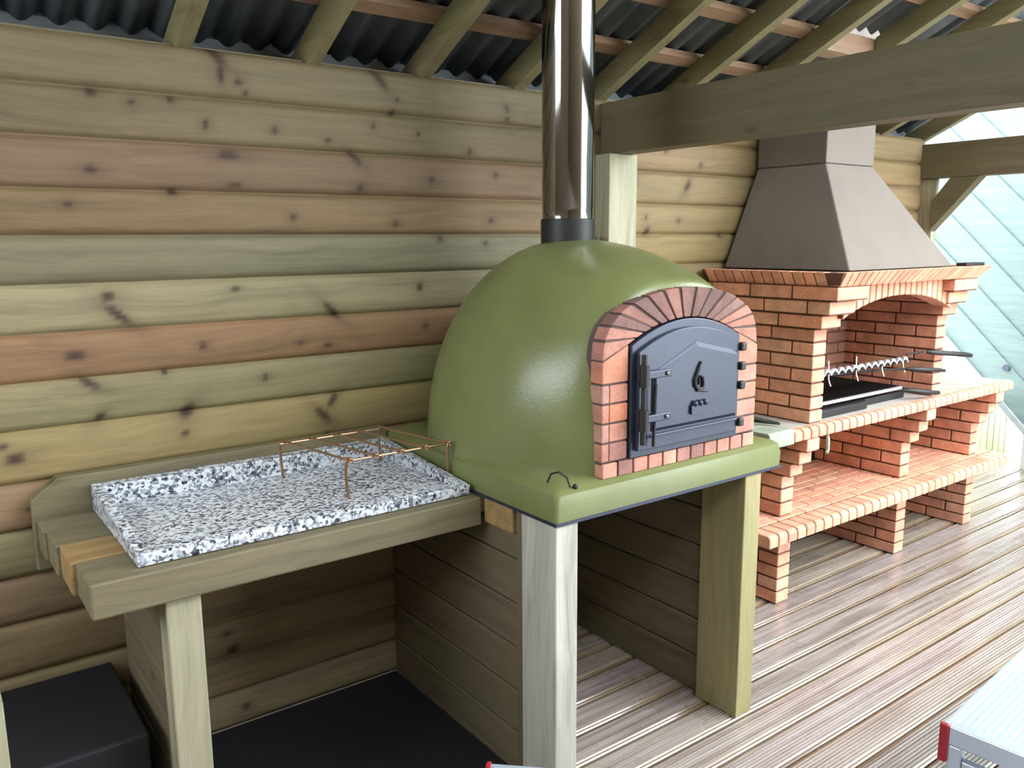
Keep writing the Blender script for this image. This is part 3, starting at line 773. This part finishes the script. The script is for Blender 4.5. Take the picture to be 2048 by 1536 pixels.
# things on the left end of the brick counter
mb = MB(); mb.prism([(1.952,.775),(1.955,.832),(1.965,.838),(2.20,.834),(2.20,.8225),(1.963,.8225),(1.963,.775)], 0, 2.70, 2.862)
o = mb.build('folded_cloth', M['moss'], bevel=.004)
tag(o, 'grey-green cloth hanging over the left corner of the brick counter', 'cloth')
o = MB().tube([(2.78, 2.30, .846), (2.80, 2.16, .850), (2.86, 2.03, .848), (2.80, 2.14, .868)], .008, 8).build('hooked_poker', M['darkgreen'], smooth=True)
tag(o, 'dark hooked poker lying on the left end of the brick counter', 'tool')
# bottle opener hanging: pale tap-like hook under counter beside the left corbel
o = MB().tube([(3.14, 1.985, .774), (3.14, 1.98, .75), (3.142, 1.98, .70), (3.128, 1.975, .690)], [.006,.009,.009,.006], 8).build('hanging_hook', M['moss'], smooth=True)
tag(o, 'pale hook hanging under the brick counter beside the left corbel', 'hook')

# ------------------------------------------------------------------ aluminium step platforms
def platform(loc, rotz, label):
    t = thing('step_platform', loc, label, 'platform', None)
    L, W, Z = 1.0, .40, loc[2]
    t.location = (loc[0], loc[1], 0); t.rotation_euler.z = rotz
    def bl(mb, nm, mat, **k):
        o = mb.build(nm, mat, None, **k); o.parent = t; return o
    mb = MB(); n = 24; pts = []
    for k in range(n):
        y = -W+.012+(W-.024)*k/n; s = (W-.024)/n
        pts += [(y, Z-.004), (y+s*.45, Z-.004), (y+s*.55, Z), (y+s*.95, Z)]
    mb.prism([(-W+.012, Z-.02)]+pts+[(-.012, Z-.02)], 0, .014, L-.014); bl(mb, 'deck_plate', M['alu'])
    for y0 in (-.012, -W): bl(MB().box(.004, L-.004, y0, y0+.012, Z-.085, Z+.004), 'side_rail', M['alu'], bevel=.002)
    for x0 in (.002, L-.034): bl(MB().box(x0, x0+.032, -W+.014, -.014, Z-.045, Z+.003), 'end_rail', M['alu'], bevel=.003)
    for x0, dx in ((.004, -.0), (L-.034, .0)):
        for y0 in (-.045, -W+.013): bl(MB().box(x0, x0+.03, y0, y0+.032, 0, Z-.046), 'leg', M['alu'], bevel=.003)
        bl(MB().box(x0+.004, x0+.026, -W+.046, -.046, Z-.10, Z-.078), 'rung', M['alu'], bevel=.003)
        bl(MB().box(x0+.004, x0+.026, -W+.046, -.046, .14, .165), 'rung', M['alu'], bevel=.003)
    for y0 in (-.016, -W-.004):
        for x0 in (-.006, L-.006): bl(MB().box(x0, x0+.012, y0, y0+.020, Z-.09, Z+.007), 'end_cap', M['red'], bevel=.003)['label'] = 'red end cap'
    return t
platform((1.900, .852, .45), R_(5), 'ribbed aluminium step platform with red end cap at the lower right')
platform((.947, 1.380, .45), R_(-44), 'step platform whose red capped corner peeks in at the bottom edge')

# ------------------------------------------------------------------ beyond the shelter
# diagonal boarded panel
PNL = thing('boarded_panel', (6.0, 2.6, 0), 'pale blue-green panel of diagonal boards beyond the barbecue', 'panel')
mb = MB(); s2 = math.sqrt(.5)
def pt(u, v, x): # u along the 45 degree edge, v away from it ; base point (2.911,.924)
    return (x, 2.911+u*s2-v*s2, .924+u*s2+v*s2)
wv = .19
for k in range(16):
    v0, v1 = k*wv, (k+1)*wv-.001
    u0 = -1.30+v0 if True else 0; u0 = max(-(.924/s2)-v0*1.0, -2.6); u1 = 1.7
    t0 = -.924/s2-v0; t1 = -.924/s2-v1
    mb.quadbox([pt(max(t0,-3.4),v0,6.0), pt(u1,v0,6.0), pt(u1,v0,6.05), pt(max(t0,-3.4),v0,6.05), pt(max(t1,-3.4),v1,5.985), pt(u1,v1,5.985), pt(u1,v1,6.05), pt(max(t1,-3.4),v1,6.05)])
mb.build('boards', M['boards'], PNL)
mb = MB().quadbox([pt(-1.25,-.035,5.97), pt(1.7,-.035,5.97), pt(1.7,-.035,6.06), pt(-1.25,-.035,6.06), pt(-1.25,-.002,5.97), pt(1.7,-.002,5.97), pt(1.7,-.002,6.06), pt(-1.25,-.002,6.06)])
mb.build('edge_board', M['greyboard'], PNL)
mb = MB().tube([(5.972, 2.474, .723), (5.985, 2.474, .723)], .022, 14); mb.build('round_cap', M['iron'], PNL, smooth=False)
# short fence carrying on from the wall
FN = thing('board_fence', (5.9, 2.64, 0), 'low greenish upright-board fence beyond the right end of the barbecue', 'fence')
mb = MB(); x = 5.2
while x < 6.44: mb.box(x, x+.088, 2.62, 2.645, 0, .555); x += .094
mb.build('boards', M['fence'], FN, bevel=.003)
MB().box(5.2, 6.44, 2.646, 2.69, .42, .48).build('rail', M['fence'], FN)
o = MB().box(6.15, 6.75, 1.55, 2.40, 0, .42).build('storage_chest', M['white'], bevel=.01)
tag(o, 'white low chest beyond the fence at the right edge', 'chest')
# picket fence further off
PF = thing('picket_fence', (6.65, 3.2, 0), 'small pointed picket fence seen behind the counter end', 'fence')
y = 2.75
while y < 4.2:
    mb = MB().prism([(y, 0), (y, .50), (y+.028, .545), (y+.056, .50), (y+.056, 0)], 0, 6.6, 6.62); mb.build('picket', M['fence'], PF); y += .085
MB().box(6.62, 6.64, 2.75, 4.25, .30, .35).build('rail', M['fence'], PF)
